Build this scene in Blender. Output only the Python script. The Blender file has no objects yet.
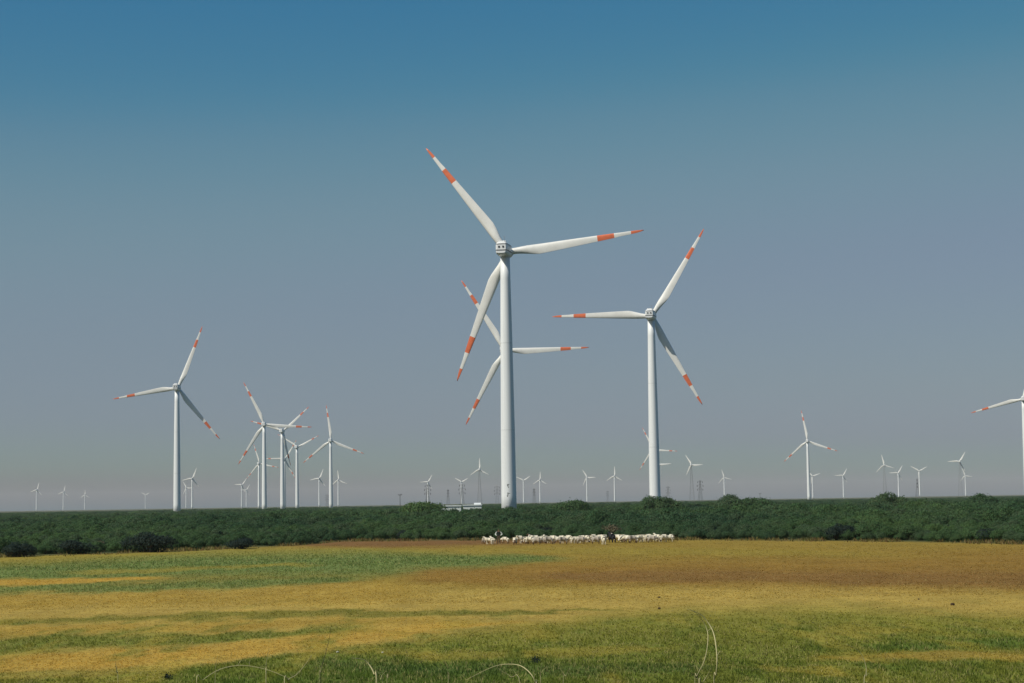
import bpy, bmesh, math, random
import numpy as np
from mathutils import Vector, Matrix

random.seed(7); RNG = np.random.default_rng(7)
S = bpy.context.scene
C = S.collection
R = math.radians

# ------------------------------------------------------------------ camera
W, H, F = 1024, 683, 1850.0            # picture size and focal length in pixels
CAM_Z = 4.55                            # eye height above the field (on a road bank)
HORIZON = 502.4                        # horizon row at the centre column
ROLL = R(0.92)
PITCH = math.atan((HORIZON - H / 2) / F)
fwd = Vector((0, math.cos(PITCH), math.sin(PITCH)))
right0 = Vector((1, 0, 0)); up0 = right0.cross(fwd)
right = right0 * math.cos(ROLL) - up0 * math.sin(ROLL)
up = up0 * math.cos(ROLL) + right0 * math.sin(ROLL)
cd = bpy.data.cameras.new('camera'); cam = bpy.data.objects.new('camera', cd); C.objects.link(cam)
cd.sensor_width = 36; cd.lens = 36 * F / W
cd.clip_start = 0.05; cd.clip_end = 60000
M = Matrix((right, up, -fwd)).transposed().to_4x4(); M.translation = (0, 0, CAM_Z)
cam.matrix_world = M
S.camera = cam
EYE = Vector((0, 0, CAM_Z))

# ------------------------------------------------------------------ light
SUN = Vector((-0.556, -0.372, 0.743)).normalized()      # towards the sun
EL = math.asin(SUN.z); AZ = math.atan2(SUN.x, SUN.y)    # azimuth clockwise from +Y
world = bpy.data.worlds.new('World'); S.world = world; world.use_nodes = True
wn, wl = world.node_tree.nodes, world.node_tree.links
wn.clear()
wo = wn.new('ShaderNodeOutputWorld'); bg = wn.new('ShaderNodeBackground')
sky = wn.new('ShaderNodeTexSky'); sky.sky_type = 'NISHITA'; sky.sun_disc = False
sky.sun_elevation = EL; sky.sun_rotation = AZ % (2 * math.pi)
sky.altitude = 0; sky.air_density = 1.0; sky.dust_density = 1.2; sky.ozone_density = 1.6
SKY_K = 0.07
def vscale(src, k):
    v = wn.new('ShaderNodeVectorMath'); v.operation = 'SCALE'; v.inputs['Scale'].default_value = k
    wl.new(src, v.inputs[0]); return v.outputs[0]
cv = wn.new('ShaderNodeRGBCurve')                       # even colour grade of the whole sky (cool, teal film)
for ch, pts in ((0, [(0.0, 0.0), (0.10, 0.025), (0.138, 0.056), (0.165, 0.118), (0.20, 0.172), (0.30, 0.226), (0.45, 0.32), (1, 0.7)]),
                (1, [(0.0, 0.0), (0.12, 0.09), (0.207, 0.190), (0.27, 0.262), (0.33, 0.272), (0.45, 0.35), (1, 0.75)]),
                (2, [(0.0, 0.0), (0.15, 0.17), (0.266, 0.300), (0.314, 0.322), (0.352, 0.332), (0.5, 0.41), (1, 0.75)])):
    c = cv.mapping.curves[ch]
    c.points[0].location = pts[0]; c.points[1].location = pts[-1]
    for p in pts[1:-1]: c.points.new(*p)
cv.mapping.update()
wl.new(vscale(sky.outputs[0], SKY_K), cv.inputs['Color'])
wl.new(vscale(cv.outputs[0], 1 / SKY_K), bg.inputs[0]); bg.inputs[1].default_value = SKY_K
wl.new(bg.outputs[0], wo.inputs[0])
sl = bpy.data.lights.new('sun', 'SUN'); so = bpy.data.objects.new('sun', sl); C.objects.link(so)
sl.energy = 4.0; sl.angle = R(0.53); sl.color = (1.0, 0.95, 0.86)
so.rotation_euler = SUN.to_track_quat('Z', 'Y').to_euler()
so.location = (0, 0, 60)
vs = S.view_settings
vs.view_transform = 'Standard'; vs.look = 'None'; vs.exposure = 0.0; vs.gamma = 1.0
S.cycles.use_denoising = True
S.cycles.max_bounces = 6; S.cycles.volume_bounces = 1; S.cycles.transparent_max_bounces = 16

# ------------------------------------------------------------------ helpers
def ray(px, py):
    return (fwd * F + right * (px - W / 2) - up * (py - H / 2)).normalized()
def at_z(px, py, z=0.0):
    d = ray(px, py); return EYE + d * ((z - CAM_Z) / d.z)
def at_y(px, py, y):
    d = ray(px, py); return EYE + d * (y / d.y)
def project(x, y, z):
    """numpy: world -> pixel"""
    dx, dy, dz = x, y, z - CAM_Z
    a = dx * right.x + dy * right.y + dz * right.z
    b = dx * up.x + dy * up.y + dz * up.z
    c = np.maximum(dx * fwd.x + dy * fwd.y + dz * fwd.z, 0.05)
    return W / 2 + F * a / c, H / 2 - F * b / c

def empty(name, loc, rz=0.0):
    o = bpy.data.objects.new(name, None); C.objects.link(o)
    o.location = loc; o.rotation_euler = (0, 0, rz); o.empty_display_size = 0.2
    return o
def tag(o, label=None, cat=None, group=None, kind=None):
    if label: o['label'] = label
    if cat: o['category'] = cat
    if group: o['group'] = group
    if kind: o['kind'] = kind
    return o
def link(name, mesh, parent=None, mat=None):
    o = bpy.data.objects.new(name, mesh); C.objects.link(o)
    if mat is not None and not mesh.materials: mesh.materials.append(mat)
    if parent is not None: o.parent = parent
    return o
def from_bm(name, bm, mat=None, smooth=False):
    me = bpy.data.meshes.new(name); bm.to_mesh(me); bm.free()
    if smooth: me.polygons.foreach_set('use_smooth', [True] * len(me.polygons))
    if mat: me.materials.append(mat)
    return me
def from_np(name, V, Fa, mat=None, col=None, smooth=False):
    """fast mesh from numpy arrays, Fa (n,3) or (n,4)"""
    me = bpy.data.meshes.new(name)
    k = Fa.shape[1]
    me.vertices.add(len(V)); me.vertices.foreach_set('co', V.astype(np.float32).ravel())
    me.loops.add(Fa.size); me.loops.foreach_set('vertex_index', Fa.astype(np.int32).ravel())
    me.polygons.add(len(Fa))
    me.polygons.foreach_set('loop_start', np.arange(0, Fa.size, k, dtype=np.int32))
    me.polygons.foreach_set('loop_total', np.full(len(Fa), k, dtype=np.int32))
    if smooth: me.polygons.foreach_set('use_smooth', np.ones(len(Fa), dtype=bool))
    me.update(calc_edges=True); me.validate()
    if col is not None:
        a = me.color_attributes.new('tint', 'FLOAT_COLOR', 'POINT')
        rgba = np.ones((len(V), 4), np.float32); rgba[:, :3] = col
        a.data.foreach_set('color', rgba.ravel())
    if mat: me.materials.append(mat)
    return me
def box(bm, c, s, rot=None):
    r = bmesh.ops.create_cube(bm, size=1.0)
    m = Matrix.Translation(c) @ (rot.to_4x4() if rot else Matrix()) @ Matrix.Diagonal((*s, 1))
    bmesh.ops.transform(bm, matrix=m, verts=r['verts']); return r['verts']
def bar(bm, a, b, w):
    a, b = Vector(a), Vector(b); d = b - a
    q = d.to_track_quat('Z', 'Y').to_matrix()
    return box(bm, (a + b) / 2, (w, w, d.length), q)
def tube(bm, pts, rads, n=6, cap=True):
    pts = [Vector(p) for p in pts]; rings = []
    for i, p in enumerate(pts):
        t = (pts[min(i + 1, len(pts) - 1)] - pts[max(i - 1, 0)]).normalized()
        q = t.to_track_quat('Z', 'Y')
        rings.append([bm.verts.new(p + q @ Vector((math.cos(a) * rads[i], math.sin(a) * rads[i], 0)))
                      for a in (2 * math.pi * k / n for k in range(n))])
    for a, b in zip(rings, rings[1:]):
        for k in range(n):
            bm.faces.new((a[k], a[(k + 1) % n], b[(k + 1) % n], b[k]))
    if cap:
        bm.faces.new(rings[0][::-1]); bm.faces.new(rings[-1])

# value noise for numpy
def _hash(i, j, seed):
    n = (i.astype(np.int64) * 374761393 + j.astype(np.int64) * 668265263 + seed * 1442695041) & 0xFFFFFFFF
    n = ((n ^ (n >> 13)) * 1274126177) & 0xFFFFFFFF
    return ((n ^ (n >> 16)) & 0xFFFF) / 65535.0
def vnoise(x, y, seed=0):
    i, j = np.floor(x), np.floor(y); u, v = x - i, y - j
    u = u * u * (3 - 2 * u); v = v * v * (3 - 2 * v)
    a, b = _hash(i, j, seed), _hash(i + 1, j, seed); c, d = _hash(i, j + 1, seed), _hash(i + 1, j + 1, seed)
    return (a * (1 - u) + b * u) * (1 - v) + (c * (1 - u) + d * u) * v
def fbm(x, y, seed=0, o=4):
    s = 0; a = 0.5; t = 0
    for k in range(o):
        s = s + a * vnoise(x * 2 ** k, y * 2 ** k, seed + k * 17); t += a; a *= 0.55
    return s / t
def sst(a, b, x):
    t = np.clip((x - a) / (b - a), 0, 1); return t * t * (3 - 2 * t)

# ------------------------------------------------------------------ materials
def mat(name, col, rough=0.6, spec=0.3, var=0.0, scale=3.0, bump=0.0):
    m = bpy.data.materials.new(name); m.use_nodes = True
    n, l = m.node_tree.nodes, m.node_tree.links
    b = n['Principled BSDF']; b.inputs['Base Color'].default_value = (*col, 1)
    b.inputs['Roughness'].default_value = rough; b.inputs['Specular IOR Level'].default_value = spec
    if var or bump:
        tc = n.new('ShaderNodeTexCoord'); nz = n.new('ShaderNodeTexNoise')
        nz.inputs['Scale'].default_value = scale; nz.inputs['Detail'].default_value = 5
        l.new(tc.outputs['Object'], nz.inputs['Vector'])
        if var:
            r = n.new('ShaderNodeMapRange'); r.inputs['To Min'].default_value = 1 - var; r.inputs['To Max'].default_value = 1 + var
            r.inputs['From Min'].default_value = 0.3; r.inputs['From Max'].default_value = 0.7
            l.new(nz.outputs['Fac'], r.inputs['Value'])
            v = n.new('ShaderNodeVectorMath'); v.operation = 'SCALE'; v.inputs[0].default_value = col
            l.new(r.outputs[0], v.inputs['Scale']); l.new(v.outputs[0], b.inputs['Base Color'])
        if bump:
            bp = n.new('ShaderNodeBump'); bp.inputs['Strength'].default_value = bump
            l.new(nz.outputs['Fac'], bp.inputs['Height']); l.new(bp.outputs[0], b.inputs['Normal'])
    return m
def tint_mat(name, rough=0.9, spec=0.1, trans=0.0, noise=None):
    """colour comes from the 'tint' point colours, with fine grain on top"""
    m = bpy.data.materials.new(name); m.use_nodes = True
    n, l = m.node_tree.nodes, m.node_tree.links
    b = n['Principled BSDF']; b.inputs['Roughness'].default_value = rough; b.inputs['Specular IOR Level'].default_value = spec
    a = n.new('ShaderNodeAttribute'); a.attribute_name = 'tint'
    col = a.outputs['Color']
    if noise:
        g = n.new('ShaderNodeNewGeometry')
        for sc, amt in noise:
            nz = n.new('ShaderNodeTexNoise'); nz.inputs['Scale'].default_value = sc; nz.inputs['Detail'].default_value = 6
            nz.inputs['Roughness'].default_value = 0.7
            l.new(g.outputs['Position'], nz.inputs['Vector'])
            r = n.new('ShaderNodeMapRange'); r.inputs['From Min'].default_value = 0.3; r.inputs['From Max'].default_value = 0.7
            r.inputs['To Min'].default_value = 1 - amt; r.inputs['To Max'].default_value = 1 + amt
            l.new(nz.outputs['Fac'], r.inputs['Value'])
            v = n.new('ShaderNodeVectorMath'); v.operation = 'SCALE'
            l.new(col, v.inputs[0]); l.new(r.outputs[0], v.inputs['Scale']); col = v.outputs[0]
    l.new(col, b.inputs['Base Color'])
    if trans:
        tr = n.new('ShaderNodeBsdfTranslucent'); l.new(col, tr.inputs[0]); ms = n.new('ShaderNodeMixShader'); ms.inputs[0].default_value = trans
        l.new(b.outputs[0], ms.inputs[1]); l.new(tr.outputs[0], ms.inputs[2]); l.new(ms.outputs[0], n['Material Output'].inputs[0])
    return m
def leaf_mat(name, c1, c2, c3):
    """foliage: hue differs from plant to plant and from place to place, and leaf to leaf"""
    m = bpy.data.materials.new(name); m.use_nodes = True
    n, l = m.node_tree.nodes, m.node_tree.links
    b = n['Principled BSDF']; b.inputs['Roughness'].default_value = 0.75; b.inputs['Specular IOR Level'].default_value = 0.2
    oi = n.new('ShaderNodeObjectInfo'); nz = n.new('ShaderNodeTexNoise')
    mp = n.new('ShaderNodeVectorMath'); mp.operation = 'MULTIPLY'; mp.inputs[1].default_value = (1, 0.5, 0)
    l.new(oi.outputs['Location'], mp.inputs[0])
    nz.inputs['Scale'].default_value = 0.03; nz.inputs['Detail'].default_value = 4
    l.new(mp.outputs[0], nz.inputs['Vector'])
    r = n.new('ShaderNodeMapRange'); r.inputs['From Min'].default_value = 0.36; r.inputs['From Max'].default_value = 0.64
    l.new(nz.outputs['Fac'], r.inputs['Value'])
    mx = n.new('ShaderNodeMixRGB'); mx.inputs[1].default_value = (*c1, 1); mx.inputs[2].default_value = (*c2, 1)
    l.new(r.outputs[0], mx.inputs[0])
    mx2 = n.new('ShaderNodeMixRGB'); mx2.inputs[2].default_value = (*c3, 1); l.new(mx.outputs[0], mx2.inputs[1])
    rr = n.new('ShaderNodeMath'); rr.operation = 'POWER'; rr.inputs[1].default_value = 3.0
    l.new(oi.outputs['Random'], rr.inputs[0]); l.new(rr.outputs[0], mx2.inputs[0])
    at = n.new('ShaderNodeAttribute'); at.attribute_name = 'tint'
    mu = n.new('ShaderNodeMixRGB'); mu.blend_type = 'MULTIPLY'; mu.inputs[0].default_value = 1
    l.new(mx2.outputs[0], mu.inputs[1]); l.new(at.outputs['Color'], mu.inputs[2])
    l.new(mu.outputs[0], b.inputs['Base Color'])
    tr = n.new('ShaderNodeBsdfTranslucent'); l.new(mu.outputs[0], tr.inputs[0])
    ms = n.new('ShaderNodeMixShader'); ms.inputs[0].default_value = 0.38
    l.new(b.outputs[0], ms.inputs[1]); l.new(tr.outputs[0], ms.inputs[2])
    l.new(ms.outputs[0], n['Material Output'].inputs[0])
    return m
M_TOWER = mat('tower_paint', (0.78, 0.80, 0.78), 0.45, 0.4, var=0.06, scale=1.0)
_n, _l = M_TOWER.node_tree.nodes, M_TOWER.node_tree.links
_nz = next(x for x in _n if x.type == 'TEX_NOISE'); _mp = _n.new('ShaderNodeMapping'); _mp.inputs['Scale'].default_value = (1.6, 1.6, 0.06)
_l.new(next(x for x in _n if x.type == 'TEX_COORD').outputs['Object'], _mp.inputs['Vector']); _l.new(_mp.outputs[0], _nz.inputs['Vector'])
M_BLADE = mat('blade_paint', (0.76, 0.75, 0.69), 0.4, 0.4, var=0.05, scale=0.5)
M_RED = mat('red_paint', (0.70, 0.165, 0.07), 0.5, 0.3, var=0.1, scale=1.0)
M_NAC = mat('nacelle_paint', (0.78, 0.79, 0.77), 0.4, 0.4, var=0.04, scale=0.6)
M_FLANGE = mat('flange_paint', (0.60, 0.62, 0.60), 0.5, 0.4)
M_MARK = mat('faded_grey_paint', (0.22, 0.23, 0.22), 0.6, 0.3)
M_DARK = mat('dark_vent', (0.05, 0.055, 0.06), 0.7, 0.2)
M_STEEL = mat('galvanised_steel', (0.22, 0.23, 0.23), 0.6, 0.4)
M_PYLON = mat('weathered_steel', (0.10, 0.105, 0.10), 0.7, 0.3)
M_DKSTEEL = mat('dark_insulator', (0.05, 0.05, 0.05), 0.6, 0.3)
M_GROUND = tint_mat('ground', 0.95, 0.05, noise=[(9.0, 0.30), (2.2, 0.26), (0.35, 0.16)])
M_GRASS = tint_mat('field_grass', 0.85, 0.1, trans=0.45)
M_BUSH = leaf_mat('thorn_foliage', (0.034, 0.086, 0.040), (0.082, 0.155, 0.048), (0.072, 0.122, 0.058))
M_DARKBUSH = leaf_mat('dark_foliage', (0.018, 0.036, 0.028), (0.024, 0.044, 0.030), (0.022, 0.040, 0.034))
M_PALEBUSH = leaf_mat('pale_dry_foliage', (0.16, 0.15, 0.085), (0.17, 0.16, 0.09), (0.14, 0.13, 0.08))
M_BARK = mat('bark', (0.10, 0.08, 0.06), 0.9, 0.1, var=0.3, scale=4)
M_STRAW = mat('dry_straw', (0.42, 0.38, 0.19), 0.7, 0.2, var=0.2, scale=8)
M_TWIG = mat('dark_twig', (0.06, 0.055, 0.035), 0.8, 0.2, var=0.2, scale=8)

# ------------------------------------------------------------------ ground
# kinds of ground cover, real albedo
GREEN = np.array((0.088, 0.135, 0.022)); GREY_GREEN = np.array((0.142, 0.185, 0.050)); OLIVE = np.array((0.195, 0.185, 0.030))
OCHRE = np.array((0.340, 0.228, 0.042)); TAN = np.array((0.375, 0.268, 0.062)); ORANGE = np.array((0.400, 0.250, 0.042))
BROWN = np.array((0.245, 0.145, 0.030)); SOIL = np.array((0.185, 0.100, 0.034)); SCRUBSOIL = np.array((0.065, 0.075, 0.030))
YOL = np.array((0.270, 0.215, 0.036)); DKGREEN = np.array((0.052, 0.095, 0.026))
# strips of the field: ((x, y, half height) along the strip as seen on the photo, cover, amount)
STRIPS = [
    ([(-200, 561, 9), (100, 556, 8), (300, 551, 6), (420, 549, 3)], YOL, 0.8),
    ([(-200, 572, 12), (0, 571, 10), (200, 564, 13), (360, 562, 13), (470, 560, 9), (540, 557, 3)], GREY_GREEN, 1.0),
    ([(90, 571, 2), (200, 566, 2.5), (290, 563, 2)], YOL, 0.7),
    ([(-200, 582, 4), (0, 581, 4), (70, 580, 3.6), (140, 577, 1.5)], ORANGE, 1.0),
    ([(-200, 592, 5), (0, 590, 5), (120, 586, 5), (240, 582, 5), (340, 577, 3)], GREY_GREEN, 0.9),
    ([(-200, 602, 7), (0, 600, 7), (200, 596, 8), (400, 590, 9)], OCHRE, 0.8),
    ([(-200, 621, 4), (0, 620, 4), (180, 617, 4), (330, 612, 3), (480, 609, 2.2), (600, 607, 1)], OLIVE * 0.8, 0.85),
    ([(-200, 630, 3.5), (0, 629, 3.5), (170, 626, 3.2), (330, 620, 4.5), (430, 618, 4)], OCHRE, 0.9),
    ([(-200, 643, 9), (0, 642, 9), (150, 638, 8), (250, 634, 5), (330, 630, 3), (380, 629, 1)], GREEN * 0.7 + OLIVE * 0.3, 0.85),
    ([(-200, 660, 8), (0, 660, 8), (120, 656, 8), (230, 650, 8), (340, 637, 8), (430, 626, 6), (500, 620, 2)], ORANGE, 0.75),
    ([(-200, 674, 5), (0, 674, 5), (120, 668, 4), (200, 664, 2)], OLIVE, 0.6),
    ([(480, 548, 3), (700, 550, 4), (860, 553, 4), (960, 556, 2)], YOL, 0.5),
    ([(430, 574, 8), (560, 571, 11), (700, 571, 14), (860, 571, 17), (1024, 568, 23), (1300, 568, 24)], BROWN, 0.95),
    ([(560, 574, 3), (700, 574, 6), (860, 576, 8), (1024, 578, 10), (1300, 579, 10)], SOIL, 0.6),
    ([(310, 541.5, 3.2), (350, 540.0, 5.0), (430, 540.0, 5.2), (500, 538.5, 4), (570, 537.5, 3)], SOIL, 1.0),
    ([(830, 644, 3), (930, 645, 4), (1024, 642, 5), (1300, 640, 5)], GREEN, 0.8),
    ([(840, 654, 2.5), (940, 654, 4), (1024, 656, 4), (1300, 657, 4)], OCHRE, 0.7),
    ([(750, 665, 2), (830, 667, 4), (870, 667, 2)], YOL, 0.7),
    ([(340, 648, 4), (450, 654, 5), (560, 652, 4), (650, 648, 3)], YOL, 0.55),
    ([(330, 663, 5), (430, 668, 6), (540, 668, 6), (700, 667, 4)], DKGREEN, 0.5),
]
def cover(x, y):
    """albedo of the ground at world x, y (numpy)"""
    px, py = project(x, y, np.zeros_like(x))
    py = np.where(y < 30, 900, np.clip(py, 498, 760)); px = np.clip(px, -300, 1400)
    nz = fbm(x * 0.22, y * 0.075, 3) - 0.5           # ragged borders
    nf = fbm(x * 1.1, y * 0.5, 9) - 0.5
    q = py - 2.3 + (nz * 11 + nf * 6) * np.clip((py - 520) / 90, 0.15, 1.3)
    # broad zones: olive-yellow far side, tan middle, green near side
    col = np.empty(x.shape + (3,))
    far = sst(578, 590, q)[..., None]
    col[:] = YOL * 0.5 + BROWN * 0.5
    col = col * (1 - far) + TAN * far
    line = np.interp(px, [-300, 60, 200, 350, 440, 560, 690, 850, 1024, 1400], [688, 674, 663, 645, 631, 614, 602, 603, 609, 612])
    soft = np.interp(px, [300, 460, 620], [2.0, 8, 11])
    m = sst(-soft, soft, q - line - soft * 0.4)[..., None]
    deep = sst(4, 56, q - line)[..., None]
    amt = np.interp(px, [120, 220, 480, 700], [0.6, 1.0, 0.8, 0.46])[..., None]
    deep = np.clip(deep * amt + np.interp(px, [120, 220, 400, 520], [0.1, 0.55, 0.45, 0])[..., None], 0, 0.92)
    near = OLIVE * (1 - deep) + GREEN * deep
    col = col * (1 - m) + near * m
    for pts, c, amt in STRIPS:
        xs = [p[0] for p in pts]
        cy = np.interp(px, xs, [p[1] for p in pts]); hh = np.interp(px, xs, [p[2] for p in pts])
        e = np.interp(px, [xs[0] - 40, xs[0], xs[-1], xs[-1] + 40], [0, 1, 1, 0])
        k = (1 - sst(0.35, 1.5, np.abs(q - cy) / np.maximum(hh, 0.8))) * e * amt
        col = col * (1 - k[..., None]) + c * k[..., None]
    # patchy growth everywhere
    g = sst(0.55, 0.75, fbm(x * 0.8, y * 0.14, 31))[..., None] * 0.6 * sst(590, 640, py)[..., None]
    col = col * (1 - g) + YOL * g
    g = sst(0.56, 0.74, fbm(x * 0.9, y * 0.2, 57))[..., None] * 0.5 * sst(585, 640, py)[..., None]
    col = col * (1 - g) + GREEN * g
    col *= (0.86 + 0.28 * fbm(x * 0.6, y * 0.2, 77))[..., None]
    edge = np.interp(px, EDGE_X, EDGE_Y)
    s = sst(1.0, -1.0, py - edge)[..., None]
    return col * (1 - s) + SCRUBSOIL * s
EDGE_X = [-300, 0, 60, 130, 200, 300, 345, 480, 560, 690, 800, 900, 1024, 1400]
EDGE_Y = [562, 557, 555, 553, 550, 545, 541, 540, 539.5, 539.5, 540.5, 541.5, 544, 548]
def bank(x, y):
    """height of the road bank the camera stands on"""
    return 3.1 * (1 - sst(5.5, 16, y)) + (fbm(x * 0.35, y * 0.35, 5) - 0.5) * 0.25 * (1 - sst(20, 30, y))

def build_ground():
    rows = np.concatenate([[-60, -30, -12], np.linspace(-4, 34, 40)[:-1],
                           CAM_Z * F / np.linspace(CAM_Z * F / 34, 20, 430)[:-1],
                           np.geomspace(CAM_Z * F / 20, 13500, 40)])
    ang = np.concatenate([[-1.2, -0.8, -0.5], np.linspace(-0.34, 0.34, 340), [0.5, 0.8, 1.2]])
    yy, aa = np.meshgrid(rows, ang, indexing='ij')
    dist = np.maximum(yy, 26.0)
    xx = np.clip(dist * np.tan(aa), -11000, 11000)
    for side in (slice(0, 3), slice(-3, None)):               # keep the clipped outer columns apart
        xx[:, side] += np.sign(xx[:, side]) * np.abs(aa[:, side]) * 20
    zz = bank(xx, yy)
    V = np.stack([xx, yy, zz], -1).reshape(-1, 3)
    nr, nc = xx.shape
    i = np.arange(nr * nc).reshape(nr, nc)
    Fa = np.stack([i[:-1, :-1], i[:-1, 1:], i[1:, 1:], i[1:, :-1]], -1).reshape(-1, 4)
    me = from_np('ground', V, Fa, M_GROUND, cover(xx, yy).reshape(-1, 3), smooth=True)
    tag(link('ground', me), kind='structure')
build_ground()

# ------------------------------------------------------------------ wind turbines
HUB = 80.0
AX = R(11)                # the rotors face the same wind: axis 11 degrees right of +Y
OVER = 3.6                # hub centre ahead of the tower axis
BL = 41.8
def blade_section(s):
    """chord, thickness, twist, circle-ness at span fraction s"""
    ss = [0.0, 0.05, 0.10, 0.16, 0.22, 0.35, 0.5, 0.655, 0.78, 0.80, 0.905, 0.96, 1.0]
    ch = np.interp(s, ss, [1.9, 1.9, 2.3, 3.0, 3.25, 2.85, 2.35, 1.85, 1.45, 1.25, 0.95, 0.7, 0.2])
    th = np.interp(s, ss, [1.0, 1.0, 0.72, 0.45, 0.34, 0.27, 0.22, 0.2, 0.18, 0.18, 0.17, 0.16, 0.15])
    tw = R(np.interp(s, ss, [15, 15, 14.5, 13, 11.5, 8.5, 5.5, 3.5, 2, 2, 1, 0, 0]) + 2.0)
    ci = np.interp(s, [0, 0.05, 0.2], [1, 1, 0])
    return ch, th, tw, ci
def blade_mesh(name, spans, m, tip=False, n=20):
    bm = bmesh.new()
    for lo, hi, cnt in spans:
        rings = []
        for s in np.linspace(lo, hi, cnt):
            ch, th, tw, ci = blade_section(s); ring = []
            for k in range(n):
                a = 2 * math.pi * k / n
                u = (1 - math.cos(a)) / 2                       # 0 leading .. 1 trailing
                yt = 5 * th * ch * (0.2969 * math.sqrt(u) - 0.126 * u - 0.3516 * u * u + 0.2843 * u ** 3 - 0.1036 * u ** 4)
                ax, ay = (u - 0.3) * ch, (yt if a <= math.pi else -yt)
                cx, cy = -math.cos(a) * ch / 2, math.sin(a) * ch / 2
                x, y = ax * (1 - ci) + cx * ci, -(ay * (1 - ci) + cy * ci)
                X = x * math.cos(tw) - y * math.sin(tw) * 0 + y * math.sin(tw)
                Y = -x * math.sin(tw) + y * math.cos(tw)
                pre = 1.2 * s ** 2.2                             # pre-bend upwind
                ring.append(bm.verts.new((X, Y + pre, 0.9 + s * (BL - 0.9))))
            rings.append(ring)
        for a, b in zip(rings, rings[1:]):
            for k in range(n): bm.faces.new((a[k], a[(k + 1) % n], b[(k + 1) % n], b[k]))
        if hi >= 1: bm.faces.new(rings[-1])
    bmesh.ops.recalc_face_normals(bm, faces=bm.faces)
    return from_bm(name, bm, m, smooth=True)
ME_BLADE = blade_mesh('blade', [(0, 0.655, 16), (0.78, 0.905, 4)], M_BLADE)
ME_BAND = blade_mesh('red_band', [(0.655, 0.78, 4)], M_RED)
ME_PLAIN = blade_mesh('blade', [(0, 1.0, 14)], M_BLADE, n=12)
ME_TIP = blade_mesh('red_tip', [(0.905, 1.0, 5)], M_RED)

def lathe_bm(bm, prof, n=40, axis='Z', off=(0, 0, 0)):
    rings = []
    for r, h in prof:
        ring = []
        for k in range(n):
            a = 2 * math.pi * k / n
            p = (math.cos(a) * r, math.sin(a) * r, h) if axis == 'Z' else (math.cos(a) * r, h, -math.sin(a) * r)
            ring.append(bm.verts.new(Vector(p) + Vector(off)))
        rings.append(ring)
    for a, b in zip(rings, rings[1:]):
        for k in range(n): bm.faces.new((a[k], a[(k + 1) % n], b[(k + 1) % n], b[k]))
    bm.faces.new(rings[0][::-1]); bm.faces.new(rings[-1])
TOWER_R = lambda z: float(np.interp(z, [0, 26, 52, HUB - 1.9], [2.3, 2.1, 1.8, 1.42]))
def tower_mesh(n):
    bm = bmesh.new(); lathe_bm(bm, [(TOWER_R(z), z) for z in np.linspace(0, HUB - 1.9, 13)], n)
    me = from_bm('tower', bm, M_TOWER)
    for p in me.polygons: p.use_smooth = len(p.vertices) == 4
    return me
def flange_mesh(z):
    bm = bmesh.new(); r = TOWER_R(z); lathe_bm(bm, [(r + 0.02, z), (r + 0.02, z + 0.14)], 48); return from_bm('flange', bm, M_FLANGE)
ME_FLANGE = [flange_mesh(z) for z in (26, 52, HUB - 2.4)]
ME_TOWER, ME_TOWER_FAR = tower_mesh(48), tower_mesh(24)
def lattice_mesh():
    bm = bmesh.new(); lv = np.linspace(0, HUB - 2.4, 15); hw = lambda z: 4.2 * (1 - z / HUB) ** 1.25 + 0.95
    cs = [(1, 1), (-1, 1), (-1, -1), (1, -1)]
    for a, b in zip(lv, lv[1:]):
        for i, (sx, sy) in enumerate(cs):
            tx, ty = cs[(i + 1) % 4]; A, B = hw(a), hw(b)
            bar(bm, (sx * A, sy * A, a), (sx * B, sy * B, b), 0.26)
            bar(bm, (sx * A, sy * A, a), (tx * B, ty * B, b), 0.13)
            bar(bm, (tx * A, ty * A, a), (sx * B, sy * B, b), 0.13)
            bar(bm, (sx * B, sy * B, b), (tx * B, ty * B, b), 0.12)
    return from_bm('lattice_tower', bm, M_STEEL)
ME_LATTICE = lattice_mesh()
def nacelle_mesh():
    """rounded housing along Y, from behind the tower to the rotor"""
    bm = bmesh.new(); n = 28; rings = []
    for y, w, h, zc in [(-6.0, 1.35, 1.45, 0.05), (-5.8, 1.62, 1.72, 0.05), (-5.2, 1.75, 1.88, 0.05), (-2, 1.85, 1.98, 0.0),
                        (0.5, 1.85, 1.98, 0), (1.6, 1.75, 1.85, 0), (2.1, 1.5, 1.55, 0)]:
        ring = []
        for k in range(n):
            a = 2 * math.pi * (k + 0.5) / n; c, s_ = math.cos(a), math.sin(a); e = 0.42
            ring.append(bm.verts.new((math.copysign(abs(c) ** e, c) * w, y, HUB + zc + math.copysign(abs(s_) ** e, s_) * h)))
        rings.append(ring)
    for a, b in zip(rings, rings[1:]):
        for k in range(n): bm.faces.new((a[k], a[(k + 1) % n], b[(k + 1) % n], b[k]))
    bm.faces.new(rings[0][::-1]); bm.faces.new(rings[-1])
    bmesh.ops.recalc_face_normals(bm, faces=bm.faces)
    me = from_bm('nacelle', bm, M_NAC)
    for p in me.polygons: p.use_smooth = len(p.vertices) == 4
    return me
ME_NAC = nacelle_mesh()
def small_box(name, c, s, m, bev=0.0):
    bm = bmesh.new(); box(bm, c, s)
    if bev: bmesh.ops.bevel(bm, geom=bm.edges[:], offset=bev, segments=2, affect='EDGES')
    return from_bm(name, bm, m)
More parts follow.
